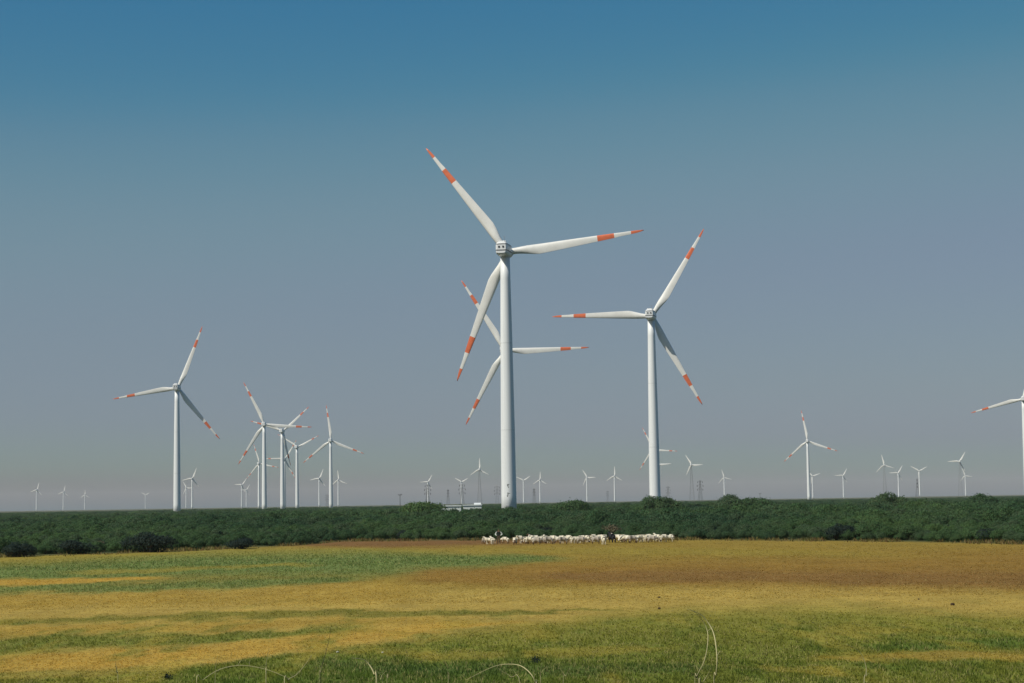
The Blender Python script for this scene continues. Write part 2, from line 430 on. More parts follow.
def ring_band(name, z0, z1, grow, m):
    bm = bmesh.new(); n = 28; rings = []
    for y, w in [(-6.06, 1.30), (-5.86, 1.66), (-5.2, 1.80), (-2, 1.89), (0.5, 1.89), (1.5, 1.80)]:
        rings.append([bm.verts.new((sx * (w + grow), y, HUB + z)) for sx in (-1, 1) for z in (z0, z1)])
    for a, b in zip(rings, rings[1:]):
        bm.faces.new((a[0], a[1], b[1], b[0])); bm.faces.new((a[2], b[2], b[3], a[3]))
        bm.faces.new((a[1], a[3], b[3], b[1])); bm.faces.new((a[0], b[0], b[2], a[2]))
    r = rings[0]; bm.faces.new((r[0], r[2], r[3], r[1]))
    bmesh.ops.recalc_face_normals(bm, faces=bm.faces)
    return from_bm(name, bm, m)
ME_SEAM_LO = ring_band('seam', -0.75, -0.38, 0.0, M_STEEL)
ME_SEAM_HI = ring_band('seam', 1.18, 1.40, -0.05, M_STEEL)
ME_VENT = [small_box('vent', (sx * 0.62, -6.06, HUB + 0.45), (0.5, 0.16, 0.5), M_DARK) for sx in (-1, 1)]
ME_COOLER = small_box('cooler', (0, -3.6, HUB + 2.2), (2.2, 1.4, 0.55), M_NAC, 0.08)
bm = bmesh.new(); tube(bm, [(0.9, -5.2, HUB + 1.8), (0.9, -5.2, HUB + 3.6)], [0.05, 0.04], 6); box(bm, (0.9, -5.2, HUB + 3.6), (0.7, 0.06, 0.06)); ME_VANE = from_bm('wind_vane', bm, M_STEEL)
def hub_mesh():
    bm = bmesh.new()
    lathe_bm(bm, [(1.45, -1.5), (1.75, -1.1), (1.85, -0.2), (1.8, 0.7), (1.5, 1.5), (0.95, 2.1), (0.3, 2.4)], 28, 'Y', (0, OVER, HUB))
    for k in range(3):                      # blade sockets follow the rotor, so turned with it below
        pass
    bmesh.ops.recalc_face_normals(bm, faces=bm.faces)
    return from_bm('hub', bm, M_NAC, True)
ME_HUB = hub_mesh()
bm = bmesh.new(); box(bm, (0, -2.30, 2.6), (0.95, 0.10, 2.1)); ME_DOOR = from_bm('door', bm, M_STEEL)

def painted_mark(name, ang, z, strokes, r):
    """small dark painted mark on the tower skin, 2 mm proud"""
    bm = bmesh.new()
    for (u0, v0, u1, v1) in strokes:
        vs_ = []
        for (u, v) in ((u0, v0), (u1, v0), (u1, v1), (u0, v1)):
            a = ang + u / r; vs_.append(bm.verts.new((r * math.sin(a), -r * math.cos(a), z + v)))
        bm.faces.new(vs_)
    return from_bm(name, bm, M_MARK)

def turbine(px, py, ang, label, group=None, lattice=False, near=False, jitter=0.0, hubz=HUB, rs=1.0, plain=False):
    Hp = at_z(px, py, hubz)
    az = AX + R(jitter)
    axis = Vector((math.sin(az), math.cos(az), 0))
    base = Hp - axis * OVER
    t = empty('wind_turbine', (base.x, base.y, hubz - HUB), -az)
    tag(t, label, 'wind turbine', group)
    if lattice: link('lattice_tower', ME_LATTICE, t)
    else: 
        tw = link('tower', ME_TOWER if near else ME_TOWER_FAR, t)
        if near:
            link('door', ME_DOOR, tw)
            for f_ in ME_FLANGE: link('flange', f_, tw)
    nac = link('nacelle', ME_NAC, t)
    if near:
        link('seam', ME_SEAM_LO, nac); link('seam', ME_SEAM_HI, nac)
        for m_ in ME_VENT: link('vent', m_, nac)
        link('cooler', ME_COOLER, nac); link('wind_vane', ME_VANE, nac)
    link('hub', ME_HUB, t)
    bearing = math.atan2(Hp.x, Hp.y); rel = az - bearing
    for k in range(3):
        a = R(ang + 120 * k) if k == 0 else None
        if k == 0:
            a0 = a - ROLL; phi0 = math.atan2(math.sin(a0), math.cos(a0) / math.cos(rel))
        phi = phi0 + k * 2 * math.pi / 3
        b = link('blade', ME_PLAIN if plain else ME_BLADE, t)
        b.location = (0, OVER, HUB)
        b.rotation_euler = (0, math.pi / 2 - phi, 0); b.scale = (rs,) * 3
        if not plain: link('red_band', ME_BAND, b); link('red_tip', ME_TIP, b)
        if plain: b.scale = (rs * 1.9, rs * 1.9, rs)
    return t
G1 = 'wind turbines on the plain'
main = turbine(507.3, 252.2, 8.1, 'largest white wind turbine with orange-red blade bands, its tower rising behind the sheep flock', G1, near=True)
mk = [c for c in main.children if c.name.startswith('tower')][0]
for z, st in ((9.4, [(-0.35, -0.1, 0.05, 0.6), (0.05, 0.35, 0.3, 0.6), (-0.1, -0.5, 0.2, -0.2)]),
              (6.6, [(-0.3, 0.0, 0.0, 0.9), (0.0, 0.55, 0.5, 0.75), (-0.45, -0.35, -0.1, 0.1)])):
    link('painted_mark', painted_mark('painted_mark', R(8), z, st, 2.3 - 0.2 * z / 26 + 0.012), mk)
NEAR = [
    (505.0, 350.5, 2.0, 'white wind turbine half hidden behind the tower of the largest turbine'),
    (652.0, 316.2, 59.3, 'white wind turbine with one shaded blade, its tower rising behind a rounded bush'),
    (178.0, 388.0, 70.0, 'white wind turbine standing alone, with two tiny turbines beside its tower'),
    (264.5, 424.5, 117.0, 'tallest white wind turbine of the cluster of four, with one blade level'),
    (283.0, 431.0, 44.0, 'white turbine of the cluster with two blades raised in a V, one hanging down'),
    (297.5, 447.0, 29.0, 'shortest white wind turbine of the cluster, two blades raised and one down its tower'),
    (331.0, 440.5, 98.5, 'white turbine ending the cluster, one blade nearly upright, tiny turbines either side'),
    (807.5, 441.0, 101.0, 'white wind turbine standing alone among tiny ones, one blade nearly upright'),
    (1023.0, 399.0, 75.0, 'lone white wind turbine with one long blade stretched out nearly level over the scrub'),
    (653.0, 449.5, 116.0, 'white wind turbine mostly hidden behind the tower by the rounded bush, higher rotor'),
]
for i, (x, y, a, lab) in enumerate(NEAR):
    turbine(x, y, a, lab, G1, near=(i in (0, 1, 2)), jitter=[-6, 0, -11, -12, -4, -4, -8, 1, 0, 0][i], rs=[1, 1, 1, 1.05, 0.86, 0.75, 1, 1, 1, 0.88][i])
UPR = 'tiny distant white wind turbine with one blade upright'
VEE = 'tiny distant white wind turbine with two blades raised in a V'
LEV = 'tiny distant white wind turbine with one blade level and one raised'
FAR = [  # hub column, hub row, blade angle, lattice tower, label
    (259.5, 463.5, 108, 0, 'small white wind turbine close behind the tallest tower of the cluster'),
    (285.0, 459.0, 60, 0, 'small white wind turbine whose rotor shows behind the V-bladed turbine of the cluster'),
    (242.0, 485.0, 58, 0, LEV), (246.5, 490.0, 62, 0, LEV), (319.5, 478.5, 70, 0, UPR), (338.5, 480.0, 97, 0, UPR),
    (192.5, 478.5, 71, 0, UPR), (186.5, 488.0, 2, 0, LEV), (145.5, 495.0, 32, 0, VEE),
    (37.0, 490.0, 77, 0, UPR), (63.7, 492.0, 80, 0, UPR), (85.0, 495.0, 92, 0, UPR),
    (428.0, 482.0, 62, 0, LEV), (461.5, 482.0, 32, 0, VEE), (479.5, 469.5, 91, 1, 'tiny distant wind turbine with one blade upright on a grey lattice tower'),
    (523.5, 480.5, 35, 0, VEE), (540.0, 480.0, 90, 0, UPR), (587.0, 477.5, 2, 0, LEV), (614.5, 476.0, 90, 0, UPR),
    (658.0, 464.5, 4, 0, 'tiny white turbine mostly hidden behind the tower by the rounded bush, lower rotor'),
    (691.5, 465.0, 2, 1, 'tiny distant wind turbine with one blade level on a grey lattice tower'),
    (724.0, 477.5, 107, 0, UPR), (812.5, 476.0, 20, 0, 'tiny distant white wind turbine just beside the tower of the lone turbine'), (843.0, 475.5, 61, 0, LEV),
    (884.0, 465.0, 103, 1, 'tiny distant wind turbine with one blade upright on a grey lattice tower'), (898.0, 473.0, 60, 0, LEV),
    (919.0, 471.0, 30, 0, VEE), (959.5, 461.5, 60, 1, 'tiny distant wind turbine with one blade level on a grey lattice tower'),
    (965.0, 475.5, 112, 0, UPR),
]
for i, (x, y, a, lat, lab) in enumerate(FAR):
    turbine(x, y, a, lab, 'tiny wind turbines far behind the scrub', lattice=bool(lat), jitter=random.uniform(-5, 5), rs=(0.85 if i < 2 else 0.62 if lat else 0.7), plain=(i >= 2))

# ------------------------------------------------------------------ power pylons, masts
def pylon_meshes(h=32.0):
    parts = {}
    bm = bmesh.new(); lv = np.linspace(0, h, 9); hw = lambda z: 2.6 * (1 - z / h) ** 1.1 + 0.45
    cs = [(1, 1), (-1, 1), (-1, -1), (1, -1)]
    for a, b in zip(lv, lv[1:]):
        for i, (sx, sy) in enumerate(cs):
            tx, ty = cs[(i + 1) % 4]; A, B = hw(a), hw(b)
            bar(bm, (sx * A, sy * A, a), (sx * B, sy * B, b), 0.18)
            bar(bm, (sx * A, sy * A, a), (tx * B, ty * B, b), 0.09)
            bar(bm, (tx * A, ty * A, a), (sx * B, sy * B, b), 0.09)
    parts['mast'] = from_bm('mast', bm, M_PYLON)
    arms = []
    for z, L in ((h - 1.5, 3.6), (h - 7.0, 4.6), (h - 12.5, 4.2)):
        bm = bmesh.new()
        for s in (-1, 1):
            bar(bm, (0, 0.4, z), (s * L, 0, z + 0.3), 0.16); bar(bm, (0, -0.4, z), (s * L, 0, z + 0.3), 0.16)
            bar(bm, (0, 0, z + 1.6), (s * L, 0, z + 0.3), 0.14)
        bm2 = bmesh.new()
        for s in (-1, 1):
            lathe_bm(bm2, [(0.08, z - 2.2), (0.42, z - 2.0), (0.42, z - 0.1), (0.08, z + 0.3)], 8, 'Z', (s * L, 0, 0))
        arms.append((from_bm('cross_arm', bm, M_PYLON), from_bm('insulator', bm2, M_DKSTEEL)))
    parts['arms'] = arms
    return parts
PY = pylon_meshes()
def pylon(px, ptop, label, group, h=32.0, rz=0.0):
    p = at_z(px, ptop, h)
    t = empty('power_pylon', (p.x, p.y, 0), rz); tag(t, label, 'pylon', group)
    t.scale = (1, 1, h / 32.0)
    link('mast', PY['mast'], t)
    for a, i in PY['arms']:
        o = link('cross_arm', a, t); link('insulator', i, o)
pylon(700.0, 480.5, 'grey lattice power pylon with dark insulators beside the bushy mound', None, rz=0.3)
pylon(427.5, 484.5, 'grey lattice power pylon close to a tiny turbine, above a bush mound', None, rz=-0.2)
pylon(462.0, 484.0, 'grey lattice power pylon rising behind the low white building', None, rz=0.1)
GP = 'far power pylons'
for x, y, rz in ((448.0, 489.5, 1.2), (534.0, 488.5, 1.0), (607.5, 491.0, 0.7), (668.0, 486.5, 0.2), (327.0, 494.5, 0.3), (497.0, 486.0, 0.0), (917.0, 478.5, 1.3)):
    pylon(x, y, 'faint grey lattice power pylon far off among the tiny turbines', GP, rz=rz)
def pole_meshes():
    bm = bmesh.new(); tube(bm, [(0, 0, 0), (0, 0, 11)], [0.2, 0.13], 8); a = from_bm('pole', bm, M_DKSTEEL)
    bm = bmesh.new(); box(bm, (0, 0, 10.4), (2.6, 0.16, 0.2)); bar(bm, (-0.9, 0, 10.3), (0, 0, 9.5), 0.08); bar(bm, (0.9, 0, 10.3), (0, 0, 9.5), 0.08); b = from_bm('cross_arm', bm, M_DKSTEEL)
    bm = bmesh.new()
    for x in (-1.15, 0.55, 1.15): lathe_bm(bm, [(0.06, 10.5), (0.13, 10.6), (0.13, 10.95), (0.05, 11.05)], 8, 'Z', (x, 0, 0))
    return a, b, from_bm('insulator', bm, M_DKSTEEL)
PO = pole_meshes()
for x, y, lab in ((400.0, 494.0, 'dark utility pole with a cross arm left of the bush mound and pylon'), (760.0, 493.0, 'faint dark utility pole with a cross arm past the bushy mound')):
    p = at_z(x, y, 11); t = empty('utility_pole', (p.x, p.y, 0)); tag(t, lab.replace(' left of', ' near'), 'pole')
    link('pole', PO[0], t); o = link('cross_arm', PO[1], t); link('insulator', PO[2], o)

# ------------------------------------------------------------------ low white buildings
M_WALL = mat('white_wall', (0.62, 0.66, 0.62), 0.8, 0.2, var=0.08, scale=0.8)
M_ROOFW = mat('white_roof', (0.66, 0.70, 0.68), 0.7, 0.2, var=0.06, scale=0.6)
M_GLASS = mat('window_glass', (0.04, 0.05, 0.055), 0.15, 0.6)
def building(px0, px1, ptop, dist, depth, label, gable=False):
    a, b = at_y(px0, ptop, dist), at_y(px1, ptop, dist)
    w = (b - a).length; h = (a.z + b.z) / 2
    t = empty('white_building', ((a.x + b.x) / 2, dist, 0)); tag(t, label, 'building')
    bm = bmesh.new(); box(bm, (0, depth / 2, (h - 0.3) / 2), (w - 0.4, depth, h - 0.3)); link('wall', from_bm('wall', bm, M_WALL), t)
    bm = bmesh.new(); box(bm, (0, depth / 2, h - 0.147), (w, depth + 0.5, 0.3))
    roof = link('roof', from_bm('roof', bm, M_ROOFW), t)
    if gable:
        bm = bmesh.new(); g = 2.2
        v = [bm.verts.new(p) for p in ((0.5, 1, h + 0.01), (0.5 + g, 1, h + 0.01), (0.5 + g, 3, h + 0.01), (0.5, 3, h + 0.01), (0.5, 2, h + 0.55), (0.5 + g, 2, h + 0.55))]
        for f in ((0, 1, 5, 4), (2, 3, 4, 5), (0, 4, 3), (1, 2, 5), (0, 3, 2, 1)): bm.faces.new([v[k] for k in f])
        link('roof_hatch', from_bm('roof_hatch', bm, M_ROOFW), roof)
    n = 3
    for k in range(n):
        x = (-0.5 + (k + 0.5) / n) * (w - 1)
        bm = bmesh.new(); box(bm, (x, -0.02, h * 0.52), (1.1, 0.12, 1.0)); f = link('window', from_bm('window', bm, M_ROOFW), t)
        bm = bmesh.new(); box(bm, (x, -0.06, h * 0.52), (0.9, 0.1, 0.8)); link('pane', from_bm('pane', bm, M_GLASS), f)
building(441, 461.5, 505.4, 560, 6, 'long low white flat-roofed building among the scrub, at the foot of a pylon')
building(462.5, 482, 504.6, 585, 6, 'low white building with a small roof hatch, next to the long one in the scrub', gable=True)

# ------------------------------------------------------------------ scrub
def bush_mesh(name, m, seed, rx, ry, h, n, leaf=0.16, lobes=9):
    """leaf clumps spread through several overlapping lobes; returns the crown mesh"""
    g = np.random.default_rng(seed)
    L = []
    for k in range(lobes):
        a = g.uniform(0, 2 * np.pi); q = g.uniform(0.0, 0.68) ** 0.8
        L.append((np.cos(a) * q * rx, np.sin(a) * q * ry, h * g.uniform(0.34, 0.62) * (1.1 - q * 0.6), g.uniform(0.32, 0.5)))
    L = np.array(L); k = g.integers(0, lobes, n)
    v = g.normal(size=(n, 3)); v /= np.linalg.norm(v, axis=1)[:, None]
    v[:, 2] = np.where(g.random(n) < 0.75, np.abs(v[:, 2]), v[:, 2])
    rad = g.uniform(0.55, 1.06, n) ** 0.5
    P = np.stack([L[k, 0] + v[:, 0] * L[k, 3] * rx * rad, L[k, 1] + v[:, 1] * L[k, 3] * ry * rad, L[k, 2] + v[:, 2] * h * 0.46 * rad], 1)
    P[:, 2] = np.maximum(P[:, 2], g.uniform(0.03, 0.3, n))
    # a few wispy shoots above the outline
    w = g.random(n) < 0.03; P[w, 2] += g.uniform(0.05, 0.35, w.sum())
    d1 = v + g.normal(size=(n, 3)) * 0.38; t = np.cross(d1, g.normal(size=(n, 3))); t /= np.linalg.norm(t, axis=1)[:, None] + 1e-9
    s = np.cross(d1, t); s /= np.linalg.norm(s, axis=1)[:, None] + 1e-9
    sz = leaf * g.uniform(0.6, 1.5, n)[:, None]
    V = np.concatenate([P - t * sz, P + s * sz * 0.45, P + t * sz, P - s * sz * 0.45])
    i = np.arange(n); Fa = np.stack([i, i + n, i + 2 * n, i + 3 * n], 1)
    c = g.uniform(0.84, 1.16, n)[:, None] * np.array((1, 1, 1)); c[:, 0] *= g.uniform(0.85, 1.25, n); c = np.concatenate([c] * 4)
    return from_np(name, V, Fa, m, c)
def stem_mesh(seed, rx, h):
    g = random.Random(seed); bm = bmesh.new()
    for k in range(6):
        a = g.uniform(0, 6.28); q = g.uniform(0.2, 0.55) * rx
        tube(bm, [(0.1 * math.cos(a), 0.1 * math.sin(a), -0.05), (q * 0.4 * math.cos(a), q * 0.4 * math.sin(a), h * 0.35), (q * math.cos(a), q * math.sin(a), h * 0.7)], [0.07, 0.05, 0.02], 5)
    return from_bm('stem', bm, M_BARK)
KINDS = [(2.6, 2.3, 2.0), (2.2, 2.2, 2.2), (3.2, 2.6, 2.1), (1.9, 1.8, 1.6), (2.8, 2.4, 2.5), (2.4, 2.2, 1.8)]
CROWN = [bush_mesh('crown', M_BUSH, 100 + k, rx, ry, h, 5200, leaf=0.10) for k, (rx, ry, h) in enumerate(KINDS)]
STEM = [stem_mesh(200 + k, rx, h) for k, (rx, ry, h) in enumerate(KINDS)]
DCROWN = [bush_mesh('crown', M_DARKBUSH, 300 + k, 2.9, 2.3, 2.0, 4600, leaf=0.10, lobes=11) for k in range(2)]
PCROWN = bush_mesh('crown', M_PALEBUSH, 330, 1.5, 1.3, 1.6, 1000, leaf=0.13)
PROTO = []
def bush(x, y, k, sc, label, group=None, crown=None, name='thorn_bush', zs=1.0):
    t = empty(name, (x, y, 0), random.uniform(0, 6.28)); t.scale = (sc, sc, sc * zs)
    tag(t, label, 'bush', group)
    link('stem', STEM[k], t); c = link('crown', crown or CROWN[k], t)
    return c
LBL = 'dense green thorn bush in the front row of the scrub along the field edge'
front = []
px = -40.0
while px < 1070:
    py = float(np.interp(px, EDGE_X, EDGE_Y)) - random.uniform(0.2, 2.2)
    p = at_z(px, py); k = random.randrange(6)
    c = bush(p.x, p.y + 1.6, k, random.uniform(0.36, 0.8), LBL, 'front row of thorn bushes')
    PROTO.append((k, c)); px += random.uniform(11, 24)
SPECIAL = [ # px, base row, scale, z-scale, label
    (146, 553.0, 1.2, 0.85, 'big dark bush with deep shade beneath, at the field edge', 0),
    (68, 554.5, 1.15, 0.62, 'low wide dark bush at the field edge, next to the big dark one', 1),
    (8, 557.5, 0.95, 0.75, 'dark bush at the edge of the field by the dark low bushes', 0),
    (240, 549.3, 0.95, 0.62, 'small dark bush at the field edge where the brown soil strip begins', 1),
    (840, 540.5, 0.95, 0.9, 'dark round bush at the field edge behind the brown ploughed strip', 0),
    (870, 539.5, 0.85, 0.8, 'dark low bush joined to a dark round bush behind the ploughed strip', 1),
    (715, 538.5, 0.75, 0.9, 'dark bush at the field edge just past the end of the sheep row', 1),
    (545, 537.0, 0.8, 0.8, 'dark bush standing directly behind the sheep row', 0),
    (995, 542.0, 0.8, 0.8, 'dark bush at the field edge below the lone turbine with a level blade', 1),
    (402, 539.5, 0.75, 0.8, 'dark bush behind the brown soil strip', 0),
]
for x, y, sc, zs, lab, k in SPECIAL:
    p = at_z(x, y); bush(p.x, p.y + 2.0 * sc, k, sc, lab, crown=DCROWN[k], name='dark_bush', zs=zs)
p = at_z(612, 538.5); bush(p.x, p.y + 1.5, 0, 1.0, 'pale dry bush behind the black sheep', crown=PCROWN, name='dry_bush')
p = at_z(97, 552.0); bush(p.x, p.y + 1.0, 0, 0.7, 'pale dry bush between two dark bushes at the field edge', crown=PCROWN, name='dry_bush')
# rounded mounds that stand above the skyline of the scrub
for x, top, d, hh, lab, k in (
        (653, 496.0, 470, 0, 'rounded green bush standing above the scrub in front of a turbine tower', 4),
        (664, 498.5, 468, 0, 'smaller rounded bush beside the one in front of a turbine tower', 1),
        (573, 500.0, 480, 0, 'broad green bush standing above the scrub line, near tiny upright-bladed turbines', 2),
        (735, 494.5, 450, 0, 'rounded green bush of the mound near the lattice pylon', 4),
        (752, 497.5, 445, 0, 'low wide bush on the mound near the lattice pylon', 2),
        (424, 501.5, 450, 0, 'rounded bush in front of a pylon, near the low white buildings', 2),
        (888, 494.0, 470, 0, 'tall green bush above the scrub below tiny turbines', 1),
        (985, 493.5, 455, 0, 'rounded green bush above the scrub near the lone turbine with a level blade', 4)):
    q = at_y(x, top, d); s = q.z / KINDS[k][2] * 1.03
    bush(q.x, d, k, s, lab, None, zs=1.0)

def build_scrub():
    pts = []
    def band(d0, d1, cell):
        n = int((d1 ** 2 - d0 ** 2) * 0.34 / cell)
        d = np.sqrt(RNG.uniform(d0 ** 2, d1 ** 2, n)); t = RNG.uniform(-0.34, 0.34, n)
        return np.stack([d * t, d], 1)
    P = np.concatenate([band(165, 420, 8.0), band(420, 800, 17), band(800, 1500, 60), band(1500, 2700, 170)])
    px_, py_ = project(P[:, 0], P[:, 1], np.zeros(len(P)))
    edge = np.interp(px_, EDGE_X, EDGE_Y)
    back = CAM_Z * F / np.maximum(edge - HORIZON + (px_ - W / 2) * math.tan(ROLL), 5)
    off = P[:, 1] - back - 3.0; P = P[off > 0]
    # keep clear of tower feet and buildings
    for o in [o for o in C.objects if o.name.startswith(('wind_turbine', 'white_building', 'power_pylon'))]:
        r = 5.5 if o.name.startswith('white') else 2.7
        P = P[(P[:, 0] - o.location.x) ** 2 + (P[:, 1] - o.location.y) ** 2 > r * r]
    px_, py_ = project(P[:, 0], P[:, 1], np.zeros(len(P)))
    off = P[:, 1] - CAM_Z * F / np.maximum(np.interp(px_, EDGE_X, EDGE_Y) - HORIZON + (px_ - W / 2) * math.tan(ROLL), 5)
    n = len(P)
    sc = (0.62 + 0.62 * fbm(P[:, 0] * 0.05, P[:, 1] * 0.03, 41)) * RNG.uniform(0.75, 1.2, n)
    sc *= np.interp(P[:, 1], [160, 230, 400, 3000], [1.0, 1.0, 0.97, 0.82]) * np.interp(off, [0, 8, 30, 80], [0.5, 0.66, 0.9, 1.0]) * (0.72 + 0.62 * sst(0.25, 0.75, fbm(P[:, 0] * 0.016, P[:, 1] * 0.010, 63)))
    sc *= 1 - (1 - np.interp(np.abs(P[:, 0] / P[:, 1]), [0.0, 0.12, 0.28], [1.0, 0.95, 0.8])) * sst(330, 520, P[:, 1])
    far_w = np.interp(P[:, 1], [500, 900, 1800, 3000], [1, 1.3, 2.6, 4])
    me = bpy.data.meshes.new('scrub'); me.vertices.add(n)
    me.vertices.foreach_set('co', np.column_stack([P, np.full(n, -0.02)]).astype(np.float32).ravel())
    a = me.attributes.new('sc', 'FLOAT_VECTOR', 'POINT'); a.data.foreach_set('vector', np.column_stack([sc * far_w, sc * far_w, sc]).astype(np.float32).ravel())
    a = me.attributes.new('rot', 'FLOAT_VECTOR', 'POINT'); a.data.foreach_set('vector', np.column_stack([np.zeros(n), np.zeros(n), RNG.uniform(0, 6.28, n)]).astype(np.float32).ravel())
    a = me.attributes.new('pick', 'INT', 'POINT'); a.data.foreach_set('value', RNG.integers(0, 6, n).astype(np.int32))
    o = bpy.data.objects.new('scrub', me); C.objects.link(o)
    tag(o, 'mass of low green thorn scrub stretching from the field to the skyline', 'scrub', kind='stuff')
    ng = bpy.data.node_groups.new('scrub_scatter', 'GeometryNodeTree')
    ng.interface.new_socket('Geometry', in_out='INPUT', socket_type='NodeSocketGeometry')
    ng.interface.new_socket('Geometry', in_out='OUTPUT', socket_type='NodeSocketGeometry')
    N, K = ng.nodes, ng.links
    gi = N.new('NodeGroupInput'); go = N.new('NodeGroupOutput'); jn = N.new('GeometryNodeJoinGeometry')
    def attr(name, t):
        x = N.new('GeometryNodeInputNamedAttribute'); x.data_type = t; x.inputs['Name'].default_value = name
        return [s for s in x.outputs if s.enabled][0]
    s_, r_, p_ = attr('sc', 'FLOAT_VECTOR'), attr('rot', 'FLOAT_VECTOR'), attr('pick', 'INT')
    for k in range(6):
        src = next(c for kk, c in PROTO if kk == k)
        oi = N.new('GeometryNodeObjectInfo'); oi.transform_space = 'ORIGINAL'; oi.inputs['Object'].default_value = src
        cmp_ = N.new('FunctionNodeCompare'); cmp_.data_type = 'INT'; cmp_.operation = 'EQUAL'
        ia = [s for s in cmp_.inputs if s.type == 'INT']; K.new(p_, ia[0]); ia[1].default_value = k
        ip = N.new('GeometryNodeInstanceOnPoints')
        K.new(gi.outputs[0], ip.inputs['Points']); K.new(cmp_.outputs[0], ip.inputs['Selection'])
        K.new(oi.outputs['Geometry'], ip.inputs['Instance'])
        e2r = N.new('FunctionNodeEulerToRotation'); K.new(r_, e2r.inputs[0]); K.new(e2r.outputs[0], ip.inputs['Rotation'])
        K.new(s_, ip.inputs['Scale']); K.new(ip.outputs[0], jn.inputs[0])
    K.new(jn.outputs[0], go.inputs[0])
    md = o.modifiers.new('scatter', 'NODES'); md.node_group = ng
    print('scrub points', n)
build_scrub()

# ------------------------------------------------------------------ sheep flock and herder
def skin_mesh(name, verts, edges, rad, sub=1, mats=(), paint=None, smooth=True):
    me = bpy.data.meshes.new('tmp'); me.from_pydata(verts, edges, [])
    o = bpy.data.objects.new('tmp', me); C.objects.link(o)
    o.modifiers.new('skin', 'SKIN')
    for i, r in enumerate(rad):
        v = me.skin_vertices[0].data[i]; v.radius = r if isinstance(r, tuple) else (r, r); v.use_root = (i == 0)
    ss = o.modifiers.new('sub', 'SUBSURF'); ss.levels = sub; ss.render_levels = sub
    dg = bpy.context.evaluated_depsgraph_get()
    out = bpy.data.meshes.new_from_object(o.evaluated_get(dg)); out.name = name
    bpy.data.objects.remove(o); bpy.data.meshes.remove(me)
    out.materials.clear()
    for m in mats: out.materials.append(m)
    for p in out.polygons:
        p.use_smooth = smooth
        if paint: p.material_index = paint(p.center)
    return out
M_FLEECE = mat('cream_fleece', (0.70, 0.64, 0.49), 0.95, 0.05, var=0.22, scale=5, bump=0.4)
M_FLEECE2 = mat('greyish_fleece', (0.36, 0.32, 0.26), 0.95, 0.05, var=0.22, scale=5, bump=0.4)
M_BLACK = mat('black_fleece', (0.022, 0.023, 0.026), 0.9, 0.1, var=0.2, scale=5)
M_FACE = mat('brown_face', (0.10, 0.06, 0.035), 0.8, 0.2, var=0.2, scale=6)
def sheep_mesh(body_mat, face_mat, graze):
    hz = 0.30 if graze else 0.92
    hy = 0.86 if graze else 0.78
    V = [(0, 0, 0.56), (0, 0.30, 0.57), (0, -0.34, 0.58), (0, 0.52, 0.60 if graze else 0.72), (0, hy - 0.1, (0.44 if graze else 0.84)), (0, hy, hz), (0, hy + 0.13, hz - (0.10 if graze else 0.07)), (0, -0.50, 0.60), (0, -0.54, 0.42)]
    Rr = [(0.24, 0.25), (0.22, 0.23), (0.23, 0.24), (0.13, 0.14), (0.09, 0.09), (0.085, 0.09), (0.05, 0.05), (0.06, 0.06), (0.035, 0.035)]
    E = [(0, 1), (1, 3), (3, 4), (4, 5), (5, 6), (0, 2), (2, 7), (7, 8)]
    for (y, root) in ((0.30, 1), (-0.36, 2)):
        for sx in (-1, 1):
            b = len(V); kn = 0.03 if y > 0 else -0.05
            V += [(sx * 0.12, y, 0.40), (sx * 0.12, y + kn, 0.22), (sx * 0.12, y, 0.03)]
            Rr += [(0.075, 0.075), (0.042, 0.042), (0.036, 0.036)]; E += [(root, b), (b, b + 1), (b + 1, b + 2)]
    for sx in (-1, 1):
        b = len(V); V.append((sx * 0.15, hy - 0.02, hz + 0.02)); Rr.append((0.03, 0.018)); E.append((5, b))
    return skin_mesh('sheep', V, E, Rr, 1, (body_mat, face_mat), lambda c: 1 if (c.y > hy - 0.07 or c.z < 0.25 and c.y < 0.7) else 0)
SH = [sheep_mesh(M_FLEECE, M_FACE, False), sheep_mesh(M_FLEECE, M_FACE, True), sheep_mesh(M_FLEECE, M_FLEECE, True), sheep_mesh(M_FLEECE2, M_FACE, True), sheep_mesh(M_FLEECE, M_FLEECE, False)]
ME_BLACK = sheep_mesh(M_BLACK, M_BLACK, False)
def sheep(px, py, me, rz, label, group, sc=1.0):
    p = at_z(px, py); o = link('sheep', me); o.location = (p.x, p.y, 0); o.rotation_euler = (0, 0, rz); o.scale = (sc,) * 3
    tag(o, label, 'sheep', group); return o
g = random.Random(11)
for x, y in ((484.5, 544.4), (489.5, 544.6), (493.0, 544.2), (505.5, 543.8)):
    sheep(x, y, SH[g.randrange(5)], g.uniform(-0.7, 0.7) + g.choice((0, math.pi, 1.5)), 'cream sheep standing beside the herder, apart from the long row', 'sheep beside the herder', g.uniform(0.85, 1))
x = 515.0
SL, SG = 'cream sheep in the long row of the flock at the field edge', 'sheep in the long row'
while x < 675:
    if not (608 < x < 617):
        me = SH[g.choice((0, 1, 1, 2, 2, 4, 1, 2))]; lab = SL; grp = SG
        sheep(x, 544.0 - (x - 515) * 0.015 + g.uniform(-0.9, 0.9), me, g.choice((1.57, -1.2, 0.9, -0.6, 0.2, 2.9, 2.3)) + g.uniform(-0.4, 0.4), lab, grp, g.uniform(0.9, 1.08))
    x += g.uniform(2.7, 4.6)
for x, y in ((537, 545.0), (549, 544.4), (563, 544.6), (581, 544.2), (596, 544.0), (633, 543.4), (652, 543.2)):
    sheep(x, y, SH[3], g.choice((1.57, -1.57)) + g.uniform(-0.3, 0.3), 'greyish sheep with brown face in front of the long row', 'greyish sheep before the long row', 1.0)
sheep(603.8, 545.0, SH[4], 0.1, 'pale sheep standing forward of the row next to the black sheep', None, 1.05)
